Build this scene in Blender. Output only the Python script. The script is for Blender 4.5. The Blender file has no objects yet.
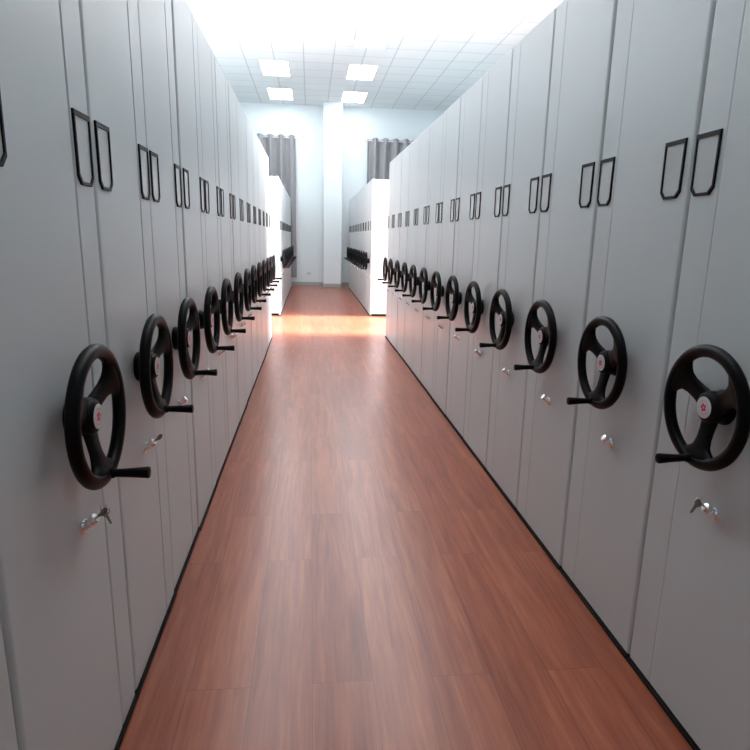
import bpy, bmesh, math, random
from mathutils import Vector, Matrix

random.seed(7)
PI = math.pi
SC = bpy.context.scene
COL = SC.collection

# ------------------------------------------------------------------ measures (metres)
X_RIGHT, X_LEFT = 1.077, -0.540          # the two aisle faces
ROW_DEPTH = 2.42
CAB_H = 2.40
WALL_FAR, COLUMN_FRONT, WALL_NEAR = 17.82, 17.25, -2.6
WALL_RIGHT, WALL_LEFT = 4.05, -3.5
CEIL = 4.93
SEAMS_RIGHT = [1.113 + 0.571 * i for i in range(14)]
SEAMS_RIGHT = [0.542] + SEAMS_RIGHT
SEAMS_LEFT = [0.30, 1.000, 1.645, 2.188, 2.718, 3.268, 3.828] + [3.828 + 0.570 * i for i in range(1, 9)]
SEAMS_FAR = [10.85 + 0.571 * i for i in range(12)]


# ------------------------------------------------------------------ materials
def new_mat(name):
    m = bpy.data.materials.new(name)
    m.use_nodes = True
    nt = m.node_tree
    b = nt.nodes['Principled BSDF']
    return m, nt, b


def plain(name, col, rough=0.5, metal=0.0, spec=0.5, var=0.0, vscale=6.0, bump=0.0, bscale=200.0, coat=0.0):
    m, nt, b = new_mat(name)
    b.inputs['Base Color'].default_value = (*col, 1)
    b.inputs['Roughness'].default_value = rough
    b.inputs['Metallic'].default_value = metal
    b.inputs['Specular IOR Level'].default_value = spec
    b.inputs['Coat Weight'].default_value = coat
    if var or bump:
        tc = nt.nodes.new('ShaderNodeTexCoord')
    if var:
        n = nt.nodes.new('ShaderNodeTexNoise')
        n.inputs['Scale'].default_value = vscale
        n.inputs['Detail'].default_value = 4
        nt.links.new(tc.outputs['Object'], n.inputs['Vector'])
        mx = nt.nodes.new('ShaderNodeMix')
        mx.data_type = 'RGBA'
        mx.inputs['A'].default_value = (*[c * (1 - var) for c in col], 1)
        mx.inputs['B'].default_value = (*[min(1, c * (1 + var)) for c in col], 1)
        nt.links.new(n.outputs['Fac'], mx.inputs['Factor'])
        nt.links.new(mx.outputs['Result'], b.inputs['Base Color'])
    if bump:
        n2 = nt.nodes.new('ShaderNodeTexNoise')
        n2.inputs['Scale'].default_value = bscale
        nt.links.new(tc.outputs['Object'], n2.inputs['Vector'])
        bp = nt.nodes.new('ShaderNodeBump')
        bp.inputs['Strength'].default_value = bump
        bp.inputs['Distance'].default_value = 0.002
        nt.links.new(n2.outputs['Fac'], bp.inputs['Height'])
        nt.links.new(bp.outputs['Normal'], b.inputs['Normal'])
    return m


M = {}
M['panel'] = plain('grey_powder_coat', (0.560, 0.596, 0.608), 0.36, spec=0.45, var=0.02, vscale=1.5, bump=0.04, bscale=350)
M['body'] = plain('light_grey_sheet_steel', (0.62, 0.63, 0.65), 0.45, var=0.015, vscale=1.2)
M['black'] = plain('black_plastic', (0.0022, 0.0022, 0.0028), 0.40, spec=0.13, bump=0.05, bscale=500)
M['frame_black'] = plain('black_holder_plastic', (0.005, 0.005, 0.007), 0.45, spec=0.2)
M['card'] = plain('clear_card_sleeve', (0.52, 0.54, 0.54), 0.25, spec=0.5)
M['rail'] = plain('dark_base_rail', (0.005, 0.0045, 0.0045), 0.7, spec=0.2)
M['chrome'] = plain('chrome', (0.93, 0.94, 0.95), 0.18, metal=1.0)
M['keymetal'] = plain('dull_key_metal', (0.22, 0.20, 0.17), 0.3, metal=0.9)
M['white_badge'] = plain('white_badge_plastic', (0.60, 0.61, 0.62), 0.35)
M['red_badge'] = plain('red_badge_print', (0.55, 0.02, 0.05), 0.4)
M['pink_badge'] = plain('pink_badge_print', (0.62, 0.30, 0.34), 0.4)
M['wall'] = plain('pale_blue_white_paint', (0.80, 0.865, 0.885), 0.7, spec=0.3, var=0.012, vscale=0.8, bump=0.03, bscale=120)
M['baseboard'] = plain('grey_baseboard_tile', (0.42, 0.43, 0.43), 0.35)
M['curtain'] = plain('grey_curtain_cloth', (0.32, 0.318, 0.33), 0.85, spec=0.2, var=0.05, vscale=14, bump=0.15, bscale=600)
M['steel'] = plain('brushed_steel_ring', (0.60, 0.60, 0.60), 0.3, metal=1.0)
M['alu'] = plain('white_aluminium', (0.80, 0.80, 0.80), 0.4)
M['plastic_white'] = plain('ivory_plastic', (0.70, 0.71, 0.66), 0.4)


def glass_mat():
    m, nt, b = new_mat('window_glass')
    out = nt.nodes['Material Output']
    tr = nt.nodes.new('ShaderNodeBsdfTransparent')
    gl = nt.nodes.new('ShaderNodeBsdfGlossy')
    gl.inputs['Roughness'].default_value = 0.02
    fr = nt.nodes.new('ShaderNodeFresnel')
    mx = nt.nodes.new('ShaderNodeMixShader')
    nt.links.new(fr.outputs['Fac'], mx.inputs['Fac'])
    nt.links.new(tr.outputs['BSDF'], mx.inputs[1])
    nt.links.new(gl.outputs['BSDF'], mx.inputs[2])
    nt.links.new(mx.outputs['Shader'], out.inputs['Surface'])
    return m


M['glass'] = glass_mat()


def lamp_mat(strength):
    m, nt, b = new_mat('led_diffuser')
    b.inputs['Base Color'].default_value = (0.9, 0.9, 0.9, 1)
    b.inputs['Emission Color'].default_value = (0.93, 0.97, 1.0, 1)
    b.inputs['Emission Strength'].default_value = strength
    return m


M['lamp'] = lamp_mat(13.0)


def ceiling_mat():
    m, nt, b = new_mat('ceiling_tiles')
    tc = nt.nodes.new('ShaderNodeTexCoord')
    mp = nt.nodes.new('ShaderNodeMapping')
    mp.inputs['Location'].default_value = (0.12, 0.15, 0)
    nt.links.new(tc.outputs['Object'], mp.inputs['Vector'])
    br = nt.nodes.new('ShaderNodeTexBrick')
    br.offset = 0.0
    br.inputs['Scale'].default_value = 1.0
    br.inputs['Brick Width'].default_value = 0.6
    br.inputs['Row Height'].default_value = 0.6
    br.inputs['Mortar Size'].default_value = 0.012
    br.inputs['Mortar Smooth'].default_value = 0.1
    br.inputs['Color1'].default_value = (0.78, 0.82, 0.82, 1)
    br.inputs['Color2'].default_value = (0.74, 0.79, 0.80, 1)
    br.inputs['Mortar'].default_value = (0.55, 0.58, 0.60, 1)
    nt.links.new(mp.outputs['Vector'], br.inputs['Vector'])
    nt.links.new(br.outputs['Color'], b.inputs['Base Color'])
    b.inputs['Roughness'].default_value = 0.8
    return m


M['ceiling'] = ceiling_mat()


def floor_mat():
    m, nt, b = new_mat('red_brown_laminate')
    L = nt.links
    tc = nt.nodes.new('ShaderNodeTexCoord')
    mp = nt.nodes.new('ShaderNodeMapping')
    mp.inputs['Rotation'].default_value = (0, 0, PI / 2)      # planks run along the aisle
    L.new(tc.outputs['Object'], mp.inputs['Vector'])
    br = nt.nodes.new('ShaderNodeTexBrick')
    br.offset = 0.37
    br.offset_frequency = 2
    br.inputs['Scale'].default_value = 1.0
    br.inputs['Brick Width'].default_value = 1.21
    br.inputs['Row Height'].default_value = 0.195
    br.inputs['Mortar Size'].default_value = 0.0009
    br.inputs['Mortar Smooth'].default_value = 0.2
    br.inputs['Bias'].default_value = 0.0
    br.inputs['Color1'].default_value = (0, 0, 0, 1)
    br.inputs['Color2'].default_value = (1, 1, 1, 1)
    br.inputs['Mortar'].default_value = (0.1, 0.1, 0.1, 1)
    L.new(mp.outputs['Vector'], br.inputs['Vector'])
    # grain, stretched along the plank, shifted for each plank
    sc = nt.nodes.new('ShaderNodeVectorMath')
    sc.operation = 'MULTIPLY'
    sc.inputs[1].default_value = (0.9, 14.0, 1.0)
    L.new(mp.outputs['Vector'], sc.inputs[0])
    off = nt.nodes.new('ShaderNodeVectorMath')
    off.operation = 'MULTIPLY_ADD'
    off.inputs[1].default_value = (7.0, 0.0, 23.0)
    L.new(br.outputs['Color'], off.inputs[0])
    L.new(sc.outputs['Vector'], off.inputs[2])
    n1 = nt.nodes.new('ShaderNodeTexNoise')
    n1.inputs['Scale'].default_value = 1.6
    n1.inputs['Detail'].default_value = 5
    n1.inputs['Distortion'].default_value = 0.6
    L.new(off.outputs['Vector'], n1.inputs['Vector'])
    n2 = nt.nodes.new('ShaderNodeTexNoise')
    n2.inputs['Scale'].default_value = 6.5
    n2.inputs['Detail'].default_value = 3
    L.new(off.outputs['Vector'], n2.inputs['Vector'])
    ramp = nt.nodes.new('ShaderNodeValToRGB')
    e = ramp.color_ramp.elements
    e[0].position = 0.30
    e[0].color = (0.190, 0.042, 0.020, 1)
    e[1].position = 0.72
    e[1].color = (0.42, 0.130, 0.060, 1)
    k = ramp.color_ramp.elements.new(0.50)
    k.color = (0.300, 0.074, 0.034, 1)
    ad = nt.nodes.new('ShaderNodeMath')
    ad.operation = 'MULTIPLY_ADD'
    ad.inputs[1].default_value = 0.35
    L.new(n2.outputs['Fac'], ad.inputs[0])
    mu = nt.nodes.new('ShaderNodeMath')
    mu.operation = 'MULTIPLY'
    mu.inputs[1].default_value = 0.65
    L.new(n1.outputs['Fac'], mu.inputs[0])
    L.new(mu.outputs['Value'], ad.inputs[2])
    pl = nt.nodes.new('ShaderNodeMath')
    pl.operation = 'MULTIPLY_ADD'
    pl.inputs[1].default_value = 0.10
    L.new(br.outputs['Color'], pl.inputs[0])
    sub = nt.nodes.new('ShaderNodeMath')
    sub.operation = 'SUBTRACT'
    sub.inputs[1].default_value = 0.05
    L.new(ad.outputs['Value'], sub.inputs[0])
    L.new(sub.outputs['Value'], pl.inputs[2])
    L.new(pl.outputs['Value'], ramp.inputs['Fac'])
    mx = nt.nodes.new('ShaderNodeMix')
    mx.data_type = 'RGBA'
    mx.inputs['B'].default_value = (0.10, 0.030, 0.018, 1)
    L.new(ramp.outputs['Color'], mx.inputs['A'])
    L.new(br.outputs['Fac'], mx.inputs['Factor'])
    L.new(mx.outputs['Result'], b.inputs['Base Color'])
    b.inputs['Roughness'].default_value = 0.30
    b.inputs['Specular IOR Level'].default_value = 0.55
    return m


M['floor'] = floor_mat()


# ------------------------------------------------------------------ mesh helpers
def mesh_of(name, bm, mats, smooth=False, recalc=True):
    if recalc:
        bmesh.ops.recalc_face_normals(bm, faces=bm.faces)
    me = bpy.data.meshes.new(name)
    bm.to_mesh(me)
    bm.free()
    for m in (mats if isinstance(mats, (list, tuple)) else [mats]):
        me.materials.append(m)
    if smooth:
        for p in me.polygons:
            p.use_smooth = True
        if hasattr(me, 'set_sharp_from_angle'):
            me.set_sharp_from_angle(angle=math.radians(40))
    return me


def link(name, me, parent=None, loc=(0, 0, 0), rot=(0, 0, 0)):
    o = bpy.data.objects.new(name, me)
    COL.objects.link(o)
    o.location = loc
    o.rotation_euler = rot
    if parent:
        o.parent = parent
    return o


def add_box(bm, x0, x1, y0, y1, z0, z1, bev=0.0):
    vs = [bm.verts.new((x, y, z)) for x in (x0, x1) for y in (y0, y1) for z in (z0, z1)]
    idx = [(0, 1, 3, 2), (4, 6, 7, 5), (0, 4, 5, 1), (2, 3, 7, 6), (0, 2, 6, 4), (1, 5, 7, 3)]
    fs = [bm.faces.new([vs[i] for i in f]) for f in idx]
    if bev:
        es = {e for f in fs for e in f.edges}
        bmesh.ops.bevel(bm, geom=list(es), offset=bev, segments=2, profile=0.6, affect='EDGES')


def add_rings(bm, rings, cap0=True, cap1=True, closed=False, mat=0):
    """skin a list of rings (lists of points of equal count)"""
    R = [[bm.verts.new(p) for p in r] for r in rings]
    n = len(R[0])
    pairs = list(zip(R, R[1:])) + ([(R[-1], R[0])] if closed else [])
    for a, b in pairs:
        for i in range(n):
            f = bm.faces.new((a[i], a[(i + 1) % n], b[(i + 1) % n], b[i]))
            f.material_index = mat
    if not closed:
        if cap0:
            bm.faces.new(R[0]).material_index = mat
        if cap1:
            bm.faces.new(R[-1]).material_index = mat
    return R


def lathe_rings(profile, axis, origin=(0, 0, 0), n=28):
    """profile: list of (distance along axis, radius)"""
    ax = Vector(axis).normalized()
    u = ax.orthogonal().normalized()
    v = ax.cross(u)
    o = Vector(origin)
    return [[o + ax * d + (u * math.cos(2 * PI * i / n) + v * math.sin(2 * PI * i / n)) * r for i in range(n)]
            for d, r in profile]


def add_lathe(bm, profile, axis, origin=(0, 0, 0), n=28, mat=0):
    add_rings(bm, lathe_rings(profile, axis, origin, n), mat=mat)


def add_torus(bm, c, axis, R, r, n=48, k=12, squash=1.0):
    ax = Vector(axis).normalized()
    u = ax.orthogonal().normalized()
    v = ax.cross(u)
    rings = []
    for i in range(n):
        a = 2 * PI * i / n
        d = u * math.cos(a) + v * math.sin(a)
        rings.append([Vector(c) + d * (R + r * math.cos(2 * PI * j / k)) + ax * (r * squash * math.sin(2 * PI * j / k))
                      for j in range(k)])
    add_rings(bm, rings, closed=True)


def tag(o, label, cat, group=None, kind=None):
    o['label'] = label
    o['category'] = cat
    if group:
        o['group'] = group
    if kind:
        o['kind'] = kind
    return o


def structure(name, me, loc=(0, 0, 0), label=None, parent=None):
    o = link(name, me, parent, loc)
    if parent is None:
        o['kind'] = 'structure'
        o['category'] = name.split('_')[0]
        if label:
            o['label'] = label
    return o


# ------------------------------------------------------------------ carriage meshes
WHEEL_Z, LOCK_Z = 0.987, 0.693
RIM_R, RIM_T = 0.1480, 0.0170
RIM_OUT, HUB_OUT = 0.061, 0.060
SPOKES = (30, 150, 270)                    # degrees from the near side, counted over the top towards the far side


def wheel_dir(deg):
    """unit direction in the wheel plane; 0 deg points to the near side (-Y), 90 up"""
    a = math.radians(deg)
    return Vector((0, -math.cos(a), math.sin(a)))


def make_panel(w, s):
    """folded steel end panel: rounded side edges and a shallow fold line; s is the aisle direction along X"""
    h = w / 2 - 0.0030
    r = 0.012
    gd = 0.0042 if s > 0 else 0.0014
    fold = w / 2 - 0.132
    pts = [(-h, -0.030)]
    for i in range(6):
        a = PI / 2 * i / 5
        pts.append((-h + r - r * math.cos(a), -r + r * math.sin(a)))
    g = 0.0060 if s > 0 else 0.0050
    pts += [(fold - g, 0), (fold - g * 0.45, -gd), (fold + g * 0.45, -gd), (fold + g, 0)]
    for i in range(6):
        a = PI / 2 * (1 - i / 5)
        pts.append((h - r + r * math.cos(a), -r + r * math.sin(a)))
    pts.append((h, -0.030))
    bm = bmesh.new()
    zs = (0.017, 0.021, CAB_H - 0.004, CAB_H)
    ins = (-0.003, 0, 0, -0.003)
    rings = [[(s * (x + (i if x > -0.02 else 0)), y, z) for y, x in pts] for z, i in zip(zs, ins)]
    add_rings(bm, rings)
    return mesh_of('end_panel', bm, M['panel'])


def make_body(w, s):
    bm = bmesh.new()
    h = w / 2 - 0.0025
    a, b = sorted((-s * 0.0295, -s * ROW_DEPTH))
    add_box(bm, a, b, -h, h, 0.040, CAB_H - 0.008, bev=0.003)
    return mesh_of('body', bm, M['body'])


def make_rail(w, s):
    bm = bmesh.new()
    a, b = sorted((s * 0.007, -s * ROW_DEPTH))
    h = w / 2 - 0.001
    add_box(bm, a, b, -h, h, 0.0, 0.013, bev=0.002)
    a, b = sorted((-s * 0.012, -s * (ROW_DEPTH - 0.01)))
    add_box(bm, a, b, -h + 0.002, h - 0.002, 0.011, 0.044)
    return mesh_of('base_rail', bm, M['rail'])


def holder_outline(w, h, c, inset, top):
    """outline with chamfered bottom corners in (y, z), z from the centre"""
    a, t, b = w / 2 - inset, h / 2 - top, -h / 2 + inset
    k = c * (1 - inset / w)
    return [(-a, t), (a, t), (a - 0.002, b + k), (a - 0.002 - k, b), (-a + 0.002 + k, b), (-a + 0.002, b + k)]


def make_holder(s):
    w, h, c = 0.104, 0.166, 0.018
    o = holder_outline(w, h, c, 0.0, 0.0)
    i = holder_outline(w, h, c, 0.0076, 0.0125)
    bm = bmesh.new()
    d = 0.006
    lay = [(o, 0.0), (o, d - 0.0015), ([(y * 0.975, z * 0.985) for y, z in o], d), ([(y * 1.03, z) for y, z in i], d),
           (i, d - 0.0015), (i, 0.0)]
    rings = [[(s * x, y, z) for y, z in pts] for pts, x in lay]
    add_rings(bm, rings, closed=True)
    return mesh_of('label_holder', bm, M['frame_black'])


def make_card(s):
    i = holder_outline(0.104, 0.166, 0.018, 0.005, 0.009)
    bm = bmesh.new()
    add_rings(bm, [[(s * x, y, z) for y, z in i] for x in (0.0003, 0.0022)])
    return mesh_of('card_sleeve', bm, M['card'])


def make_rim(s):
    bm = bmesh.new()
    add_torus(bm, (s * RIM_OUT, 0, 0), (1, 0, 0), RIM_R, RIM_T, 64, 14, 0.92)
    return mesh_of('hand_wheel', bm, M['black'], smooth=True)


def make_spoke(s, deg):
    d = wheel_dir(deg)
    t = Vector((0, -d.z, d.y))
    xs = Vector((s, 0, 0))
    bm = bmesh.new()
    rings = []
    prof = [(0.012, 0.030, 0.011), (0.034, 0.0285, 0.011), (0.060, 0.0250, 0.0105), (0.085, 0.0255, 0.0105),
            (0.105, 0.0310, 0.0115), (0.118, 0.0410, 0.0125), (0.128, 0.0540, 0.0135), (0.137, 0.0700, 0.0140), (0.144, 0.0780, 0.0135)]
    for r, hw, ht in prof:
        bow = 0.034 + 0.025 * min(1, r / 0.130) ** 1.3
        c = d * r + xs * bow
        ring = []
        for j in range(18):
            a = 2 * PI * j / 18
            ca, sa = math.cos(a), math.sin(a)
            q = 0.8
            off = math.copysign(abs(ca) ** q, ca) * hw
            p = c + t * off + xs * (math.copysign(abs(sa) ** q, sa) * ht)
            if r > 0.115:                       # bend the flared root round the rim
                back = RIM_R - math.sqrt(max(1e-6, RIM_R ** 2 - off ** 2))
                p -= d * back * 0.9
            ring.append(p)
        rings.append(ring)
    add_rings(bm, rings)
    return mesh_of('spoke', bm, M['black'], smooth=True)


def make_hub(s):
    bm = bmesh.new()
    add_lathe(bm, [(0.0005, 0.044), (0.004, 0.0465), (0.010, 0.0460), (0.016, 0.0430), (0.024, 0.0425), (0.030, 0.044), (0.045, 0.0435),
                   (0.053, 0.0405), (0.057, 0.035), (HUB_OUT, 0.031), (HUB_OUT, 0.0285)], (s, 0, 0), n=36)
    return mesh_of('hub', bm, M['black'], smooth=True)


def make_badge(s):
    """white disc with a red flower-shaped emblem and a ring of small marks"""
    bm = bmesh.new()
    x0, x1 = HUB_OUT - 0.001, HUB_OUT + 0.0016
    add_lathe(bm, [(x0, 0.0285), (x1 - 0.0006, 0.0285), (x1, 0.0270)], (s, 0, 0), n=36, mat=0)
    n = 40
    rings = []
    for x in (x1 - 0.0004, x1 + 0.0005):
        rings.append([(s * x, (0.0100 + 0.0020 * math.cos(5 * 2 * PI * i / n)) * math.cos(2 * PI * i / n),
                       (0.0100 + 0.0020 * math.cos(5 * 2 * PI * i / n)) * math.sin(2 * PI * i / n)) for i in range(n)])
    add_rings(bm, rings, mat=1)
    add_lathe(bm, [(x1 + 0.0004, 0.0026), (x1 + 0.0009, 0.0024)], (s, 0, 0), n=12, mat=0)
    for k in range(16):
        a0 = 2 * PI * (k + 0.12) / 16
        a1 = 2 * PI * (k + 0.70) / 16
        r0, r1 = 0.0165, 0.0205
        q = [(r0, a0), (r1, a0), (r1, a1), (r0, a1)]
        add_rings(bm, [[(s * x, r * math.cos(a), r * math.sin(a)) for r, a in q] for x in (x1 - 0.0004, x1 + 0.0004)], mat=2)
    return mesh_of('badge', bm, [M['white_badge'], M['red_badge'], M['pink_badge']])


def make_crank(s):
    bm = bmesh.new()
    d = wheel_dir(SPOKES[2] - 7)
    c = d * (RIM_R - 0.003)
    add_lathe(bm, [(RIM_OUT - 0.006, 0.0120), (RIM_OUT + 0.016, 0.0125), (RIM_OUT + 0.024, 0.0095), (RIM_OUT + 0.030, 0.0098), (RIM_OUT + 0.060, 0.0112),
                   (RIM_OUT + 0.096, 0.0140), (RIM_OUT + 0.099, 0.0130), (RIM_OUT + 0.100, 0.0100)], (s, 0, 0), c, n=24)
    return mesh_of('crank_handle', bm, M['black'], smooth=True)


LOCK_AX = Vector((math.cos(math.radians(38)), 0, math.sin(math.radians(38))))


def make_lock(s):
    bm = bmesh.new()
    ax = Vector((s * LOCK_AX.x, 0, LOCK_AX.z))
    add_lathe(bm, [(0.0, 0.0180), (0.004, 0.0180), (0.006, 0.0150)], (s, 0, 0), n=28)
    add_lathe(bm, [(-0.006, 0.0112), (0.014, 0.0112), (0.015, 0.0124), (0.020, 0.0124), (0.021, 0.0112), (0.023, 0.0112), (0.024, 0.0124), (0.034, 0.0124), (0.0375, 0.0112), (0.038, 0.0080)], ax, (s * 0.004, 0, 0), n=28)
    return mesh_of('lock', bm, M['chrome'], smooth=True)


def make_key(s, tilt, swing, first):
    """flat key with a round bow; the first sits in the lock, the other hangs from the ring"""
    bm = bmesh.new()
    n = 20
    t = 0.0011
    out = []
    for i in range(n):                           # bow, open towards the shank
        a = math.radians(25) + math.radians(310) * i / (n - 1)
        out.append((0.011 * math.cos(a) - 0.012, 0.011 * math.sin(a) * 0.95))
    out += [(0.003, -0.0042), (0.022, -0.0036), (0.0255, -0.0005), (0.022, 0.0028), (0.019, 0.0022), (0.016, 0.0032), (0.012, 0.0022),
            (0.008, 0.0036), (0.003, 0.0042)]
    add_rings(bm, [[(u, v, z) for u, v in out] for z in (-t, t)])
    m = Matrix.Identity(4)
    if first:
        ax = Vector((-s * LOCK_AX.x, 0, -LOCK_AX.z))
        up = Vector((0, 0.8, 0.6)).cross(ax).normalized()
        vv = up.cross(ax)
        R = Matrix((ax, vv, up)).transposed().to_4x4()
        m = Matrix.Translation(Vector((s * 0.004, 0, 0)) + Vector((s * LOCK_AX.x, 0, LOCK_AX.z)) * 0.049) @ R
    else:
        ax = Vector((s * tilt, swing, -1)).normalized()
        up = ax.cross(Vector((0, 1, 0.2))).normalized()
        vv = up.cross(ax)
        R = Matrix((ax, vv, up)).transposed().to_4x4()
        m = Matrix.Translation(Vector((s * 0.056, 0.004 + 0.012 * swing, 0.022))) @ R
    bmesh.ops.transform(bm, matrix=m, verts=bm.verts)
    return mesh_of('key', bm, M['keymetal'])


def make_ring(s):
    bm = bmesh.new()
    add_torus(bm, (s * 0.054, 0.003, 0.042), (0.35 * s, 1, 0.2), 0.0125, 0.0011, 28, 6)
    return mesh_of('key_ring', bm, M['chrome'], smooth=True)


CACHE = {}


def cached(key, fn):
    if key not in CACHE:
        CACHE[key] = fn()
    return CACHE[key]


def carriage(s, x_face, y0, y1, label, group, keys=True, detail=True):
    """one mobile shelving carriage; s = aisle direction along X"""
    w = round(y1 - y0, 4)
    ym = (y0 + y1) / 2
    root = bpy.data.objects.new('shelving_carriage', None)
    COL.objects.link(root)
    root.empty_display_size = 0.2
    jit = random.uniform(-0.003, 0.003)
    root.location = (x_face - s * 0.001 + jit, ym, 0)
    tag(root, label, 'shelving carriage', group)
    link('body', cached(('body', w, s), lambda: make_body(w, s)), root)
    link('end_panel', cached(('panel', w, s), lambda: make_panel(w, s)), root)
    link('base_rail', cached(('rail', w, s), lambda: make_rail(w, s)), root)
    hm, cm = cached(('holder', s), lambda: make_holder(s)), cached(('card', s), lambda: make_card(s))
    for y in (-w / 2 + ((0.088 if s < 0 else 0.081) if w < 0.6 else 0.135), w / 2 - (0.062 if s < 0 else 0.068)):
        h = link('label_holder', hm, root, (0, y, 1.612 if s < 0 else 1.589))
        link('card_sleeve', cm, h)
    yw = w / 2 - (0.281 if s < 0 else 0.288)
    if w > 0.66:
        yw = 0.0 - 0.06
    wz = WHEEL_Z + (0.004 if s > 0 else -0.004)
    wh = link('hand_wheel', cached(('rim', s), lambda: make_rim(s)), root, (0, yw, wz), (math.radians(random.uniform(-1.5, 1.5)), 0, 0))
    for d in SPOKES:
        link('spoke', cached(('spoke', s, d), lambda: make_spoke(s, d)), wh)
    link('hub', cached(('hub', s), lambda: make_hub(s)), wh)
    b = link('badge', cached(('badge', s), lambda: make_badge(s)), wh)
    b['label'] = 'white round badge with red emblem'
    link('crank_handle', cached(('crank', s), lambda: make_crank(s)), wh)
    if detail:
        lk = link('lock', cached(('lock', s), lambda: make_lock(s)), root, (0, yw - (-0.006 if s > 0 else 0.026), LOCK_Z + (0.024 if s > 0 else -0.002)))
        lk['label'] = 'chrome cylinder lock'
        if keys:
            link('key', cached(('key', s, 1), lambda: make_key(s, 0, 0, True)), lk)
        if keys > 1:
            link('key', cached(('key', s, 2), lambda: make_key(s, 0.25, 0.35, False)), lk)
            link('key_ring', cached(('ring', s), lambda: make_ring(s)), lk)
    return root


ORD = ['nearest', 'second', 'third', 'fourth', 'fifth', 'sixth', 'seventh', 'eighth', 'ninth', 'tenth', 'eleventh', 'twelfth', 'thirteenth']


def row(s, x_face, seams, side, block, partial_first):
    n = len(seams) - 1
    for i in range(n):
        k = i - (1 if partial_first else 0)
        if block == 'near':
            g = 'carriages of the long %s row' % side
            if k < 0:
                lab = 'grey carriage cut off by the photo edge, before the %s row nearest full hand wheel' % side
            elif k == 0:
                lab = 'grey shelving carriage with the largest hand wheel of the %s row' % side
            elif k == n - 2:
                lab = 'last grey carriage of the long %s row, at the bright cross aisle' % side
            else:
                lab = 'grey carriage with the %s hand wheel from the front of the long %s row' % (ORD[k], side)
        else:
            g = 'carriages of the short %s row beyond the cross aisle' % side
            if k == 0:
                lab = 'first carriage of the far %s row, its bright side facing the cross aisle' % side
            elif k == n - 1:
                lab = 'last carriage of the far %s row, nearest to the back wall' % side
            else:
                lab = '%s grey carriage beyond the cross aisle in the far %s row' % (ORD[k], side)
        carriage(s, x_face, seams[i], seams[i + 1], lab, g, keys=(2 if block == 'near' and k == 0 else 1 if block == 'near' and k == 1 and s > 0 else 0), detail=True)


row(-1, X_RIGHT, SEAMS_RIGHT, 'right', 'near', True)
row(1, X_LEFT, SEAMS_LEFT, 'left', 'near', True)
row(-1, X_RIGHT, SEAMS_FAR, 'right', 'far', False)
row(1, X_LEFT, SEAMS_FAR, 'left', 'far', False)

# ------------------------------------------------------------------ the room
T = 0.2


def box_mesh(name, x0, x1, y0, y1, z0, z1, mat, bev=0.0):
    bm = bmesh.new()
    add_box(bm, x0, x1, y0, y1, z0, z1, bev)
    return mesh_of(name, bm, mat)


structure('floor', box_mesh('floor', WALL_LEFT - T, WALL_RIGHT + T, WALL_NEAR - T, WALL_FAR + T, -0.15, 0.0, M['floor']), label='reddish brown wood laminate floor')
structure('ceiling', box_mesh('ceiling', WALL_LEFT - T, WALL_RIGHT + T, WALL_NEAR - T, WALL_FAR + T, CEIL, CEIL + 0.15, M['ceiling']), label='white tiled ceiling')
structure('wall_back', box_mesh('wall_back', WALL_LEFT - T, WALL_RIGHT + T, WALL_FAR, WALL_FAR + T, 0, CEIL, M['wall']), label='pale blue white back wall')
structure('wall_front', box_mesh('wall_front', WALL_LEFT - T, WALL_RIGHT + T, WALL_NEAR - T, WALL_NEAR, 0, CEIL, M['wall']))
structure('wall_left', box_mesh('wall_left', WALL_LEFT - T, WALL_LEFT, WALL_NEAR, WALL_FAR, 0, CEIL, M['wall']))

# right wall with window openings
WINS = [(8.62, 10.78, 0.5, 4.3)]
bm = bmesh.new()
ys = sorted(WINS)
y = WALL_NEAR
for (a, b_, z0, z1) in ys:
    add_box(bm, WALL_RIGHT, WALL_RIGHT + T, y, a, 0, CEIL)
    add_box(bm, WALL_RIGHT, WALL_RIGHT + T, a, b_, 0, z0)
    add_box(bm, WALL_RIGHT, WALL_RIGHT + T, a, b_, z1, CEIL)
    y = b_
add_box(bm, WALL_RIGHT, WALL_RIGHT + T, y, WALL_FAR, 0, CEIL)
structure('wall_right', mesh_of('wall_right', bm, M['wall']))
for i, (a, b_, z0, z1) in enumerate(WINS):
    bm = bmesh.new()
    f = 0.05
    xa, xb = WALL_RIGHT + 0.07, WALL_RIGHT + 0.13
    add_box(bm, xa, xb, a, b_, z0, z0 + f)
    add_box(bm, xa, xb, a, b_, z1 - f, z1)
    for yy in (a, (a + b_) / 2 - f / 2, b_ - f):
        add_box(bm, xa, xb, yy, yy + f, z0 + f, z1 - f)
    w = structure('window_%d' % (i + 1), mesh_of('window', bm, M['alu']))
    structure('pane', box_mesh('pane', xa + 0.025, xa + 0.031, a + f, b_ - f, z0 + f, z1 - f, M['glass']), parent=w)

# column on the back wall
structure('wall_column', box_mesh('wall_column', 0.363, 0.868, COLUMN_FRONT, WALL_FAR, 0, CEIL, M['wall'], 0.004), label='white square column against the back wall')
bm = bmesh.new()
bh, bt = 0.10, 0.012
add_box(bm, WALL_LEFT, 0.363 - bt, WALL_FAR - bt, WALL_FAR, 0, bh)
add_box(bm, 0.868 + bt, WALL_RIGHT, WALL_FAR - bt, WALL_FAR, 0, bh)
add_box(bm, 0.363 - bt, 0.868 + bt, COLUMN_FRONT - bt, COLUMN_FRONT, 0, bh)
add_box(bm, 0.363 - bt, 0.363, COLUMN_FRONT, WALL_FAR, 0, bh)
add_box(bm, 0.868, 0.868 + bt, COLUMN_FRONT, WALL_FAR, 0, bh)
structure('baseboard_back', mesh_of('baseboard_back', bm, M['baseboard']), label='grey baseboard around the column and back wall')

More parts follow.
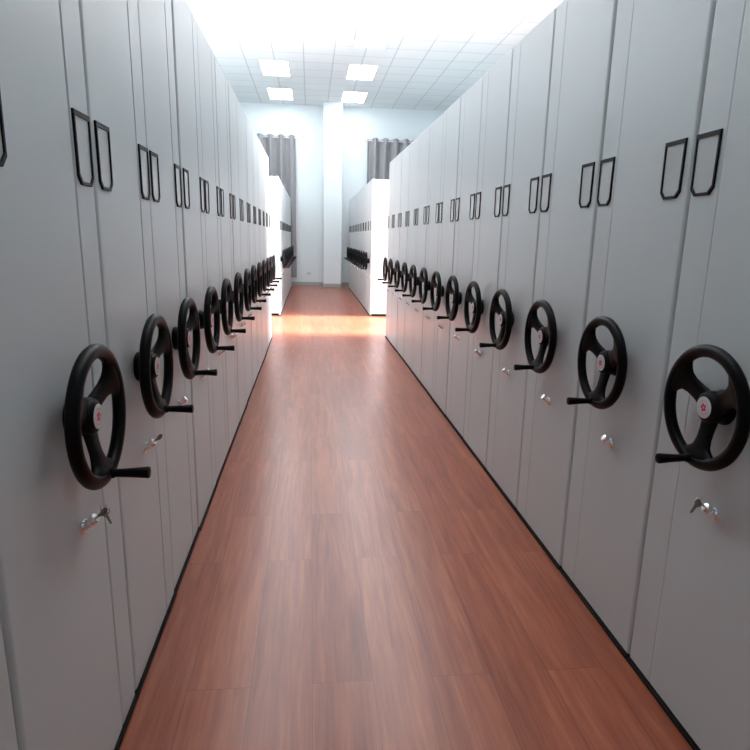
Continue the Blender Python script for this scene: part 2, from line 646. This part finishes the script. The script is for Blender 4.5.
# socket plate on the back wall
op = link('wall_outlet', box_mesh('wall_outlet', -0.06, 0.06, -0.009, 0, -0.043, 0.043, M['plastic_white'], 0.003), loc=(-0.05, WALL_FAR, 0.345))
tag(op, 'small pale socket plate low on the back wall left of the column', 'outlet')
bm = bmesh.new()
for x in (-0.03, 0.03):
    add_box(bm, x - 0.009, x - 0.006, -0.0098, -0.0085, -0.008, 0.010)
    add_box(bm, x + 0.006, x + 0.009, -0.0098, -0.0085, -0.008, 0.010)
    add_box(bm, x - 0.002, x + 0.002, -0.0098, -0.0085, -0.022, -0.012)
link('socket_slots', mesh_of('socket_slots', bm, M['rail']), op)


# ------------------------------------------------------------------ curtains
def curtain(x0, x1, top, bottom, label, rod_label):
    yc = WALL_FAR - 0.13
    wl = 0.29
    n = int((x1 - x0) / wl * 24)
    prof = []
    for i in range(n + 1):
        x = x0 + (x1 - x0) * i / n
        ph = 2 * PI * (x - x0) / wl
        prof.append((x, ph))
    bm = bmesh.new()
    zs = [top, top - 0.03, top - 0.10, top - 0.5, top - 1.2, top - 2.0, bottom + 0.6, bottom + 0.1, bottom + 0.02, bottom]
    grid = []
    for z in zs:
        f = (top - z) / (top - bottom)
        amp = 0.075 * (1 - 0.25 * f)
        rowv = []
        for x, ph in prof:
            dz = -0.02 * math.sin(ph) if z > top - 0.05 else 0.0
            xx = x + 0.035 * f * math.sin(ph * 0.37 + 1.3) * math.sin(PI * (x - x0) / (x1 - x0))
            rowv.append(bm.verts.new((xx, yc + amp * math.sin(ph + 0.5 * f * math.sin(ph * 0.21)), z + dz)))
        grid.append(rowv)
    for a, b in zip(grid, grid[1:]):
        for i in range(n):
            bm.faces.new((a[i], a[i + 1], b[i + 1], b[i]))
    c = link('curtain', mesh_of('curtain', bm, M['curtain'], smooth=True))
    sol = c.modifiers.new('thickness', 'SOLIDIFY')
    sol.thickness = 0.004
    sol.offset = 0
    tag(c, label, 'curtain', 'grey eyelet curtains on the back wall')
    bm = bmesh.new()
    add_torus(bm, (0, 0, 0), (1, 0, 0), 0.026, 0.006, 20, 8)
    ring = mesh_of('eyelet', bm, M['steel'], smooth=True)
    k = 0
    while x0 + wl / 2 * k <= x1 + 1e-6:
        link('eyelet', ring, c, (x0 + wl / 2 * k, yc, top - 0.055), (0, 0, math.radians(40 if k % 2 else -40)))
        k += 1
    bm = bmesh.new()
    add_lathe(bm, [(0, 0.0125), (x1 - x0 + 0.2, 0.0125)], (1, 0, 0), (x0 - 0.1, yc, top - 0.055), n=16)
    for e in (x0 - 0.1, x1 + 0.07):
        add_lathe(bm, [(0, 0.012), (0.01, 0.022), (0.02, 0.022), (0.03, 0.012)], (1, 0, 0), (e, yc, top - 0.055), n=16)
    for e in (x0 - 0.05, x1 + 0.04):
        add_box(bm, e - 0.008, e + 0.008, yc, WALL_FAR, top - 0.065, top - 0.045)
    r = link('curtain_rod', mesh_of('curtain_rod', bm, M['alu'], smooth=True))
    tag(r, rod_label, 'curtain rod')


curtain(-2.46, -0.405, 4.10, 0.24, 'grey eyelet curtain left of the white column', 'thin pale rod carrying the curtain left of the column')
curtain(1.60, 3.60, 4.10, 0.24, 'grey eyelet curtain right of the white column', 'thin pale rod carrying the curtain right of the column')


# ------------------------------------------------------------------ ceiling lights
def ceiling_light(x, y, label, wx=0.62, wy=1.2):
    root = bpy.data.objects.new('ceiling_light', None)
    COL.objects.link(root)
    root.location = (x, y, CEIL)
    tag(root, label, 'ceiling light', 'LED panels in the tiled ceiling')
    bm = bmesh.new()
    f = 0.02
    add_box(bm, -wx / 2, wx / 2, -wy / 2, -wy / 2 + f, -0.014, 0)
    add_box(bm, -wx / 2, wx / 2, wy / 2 - f, wy / 2, -0.014, 0)
    add_box(bm, -wx / 2, -wx / 2 + f, -wy / 2 + f, wy / 2 - f, -0.014, 0)
    add_box(bm, wx / 2 - f, wx / 2, -wy / 2 + f, wy / 2 - f, -0.014, 0)
    link('frame', cached('lframe', lambda: mesh_of('frame', bm, M['alu'])), root)
    link('diffuser', cached('ldiff', lambda: box_mesh('diffuser', -wx / 2 + f, wx / 2 - f, -wy / 2 + f, wy / 2 - f, -0.010, -0.001, M['lamp'])), root)


for k, yy in enumerate((16.62, 14.22, 11.82, 9.42, 7.02, 4.62, 2.22)):
    where = ['closest to the back wall', 'in the second pair from the back wall', 'in the third pair from the back wall', 'in the fourth pair from the back wall',
             'in the fifth pair from the back wall', 'in the sixth pair from the back wall', 'above the near end of the aisle'][k]
    for xx, side in ((-0.74, 'left'), (1.17, 'right')):
        ceiling_light(xx - (0.04 if xx > 0 else 0), yy, '%s ceiling light panel %s' % (side, where))

# ------------------------------------------------------------------ daylight
w = bpy.data.worlds.new('sky')
SC.world = w
w.use_nodes = True
bg = w.node_tree.nodes['Background']
bg.inputs['Color'].default_value = (0.90, 0.96, 1.0, 1)
bg.inputs['Strength'].default_value = 45.0
for i, (a, b_, z0, z1) in enumerate(WINS):
    ld = bpy.data.lights.new('window_portal', 'AREA')
    ld.shape = 'RECTANGLE'
    ld.size = z1 - z0
    ld.size_y = b_ - a
    ld.cycles.is_portal = True
    lo = bpy.data.objects.new('window_portal', ld)
    COL.objects.link(lo)
    lo.location = (WALL_RIGHT + T + 0.02, (a + b_) / 2, (z0 + z1) / 2)
    lo.rotation_euler = (0, math.radians(90), 0)

sl = bpy.data.lights.new('sun', 'SUN')
sl.energy = 50.0
sl.color = (0.78, 0.93, 1.0)
sl.angle = math.radians(6)
so = bpy.data.objects.new('sun', sl)
COL.objects.link(so)
so.rotation_euler = Vector((-1.0, 0.02, -0.62)).to_track_quat('-Z', 'Y').to_euler()

# ------------------------------------------------------------------ camera
cam = bpy.data.cameras.new('camera')
co = bpy.data.objects.new('camera', cam)
COL.objects.link(co)
pitch, yaw, roll = math.radians(12.906), math.radians(6.2625), math.radians(1.1538)
fw = Vector((math.sin(yaw) * math.cos(pitch), math.cos(yaw) * math.cos(pitch), -math.sin(pitch)))
rt = Vector((math.cos(yaw), -math.sin(yaw), 0))
up = rt.cross(fw)
r2 = rt * math.cos(roll) + up * math.sin(roll)
u2 = -rt * math.sin(roll) + up * math.cos(roll)
R = Matrix((r2, u2, -fw)).transposed().to_4x4()
co.matrix_world = Matrix.Translation((0, 0, 1.3972)) @ R
cam.sensor_width = 36
cam.lens = 598.11 / 750 * 36
cam.clip_start = 0.05
SC.camera = co

SC.view_settings.view_transform = 'Standard'
SC.view_settings.look = 'None'
SC.view_settings.gamma = 1
SC.view_settings.use_curve_mapping = False
SC.view_settings.exposure = 0.06
SC.cycles.max_bounces = 10
SC.cycles.diffuse_bounces = 6
SC.cycles.use_denoising = True
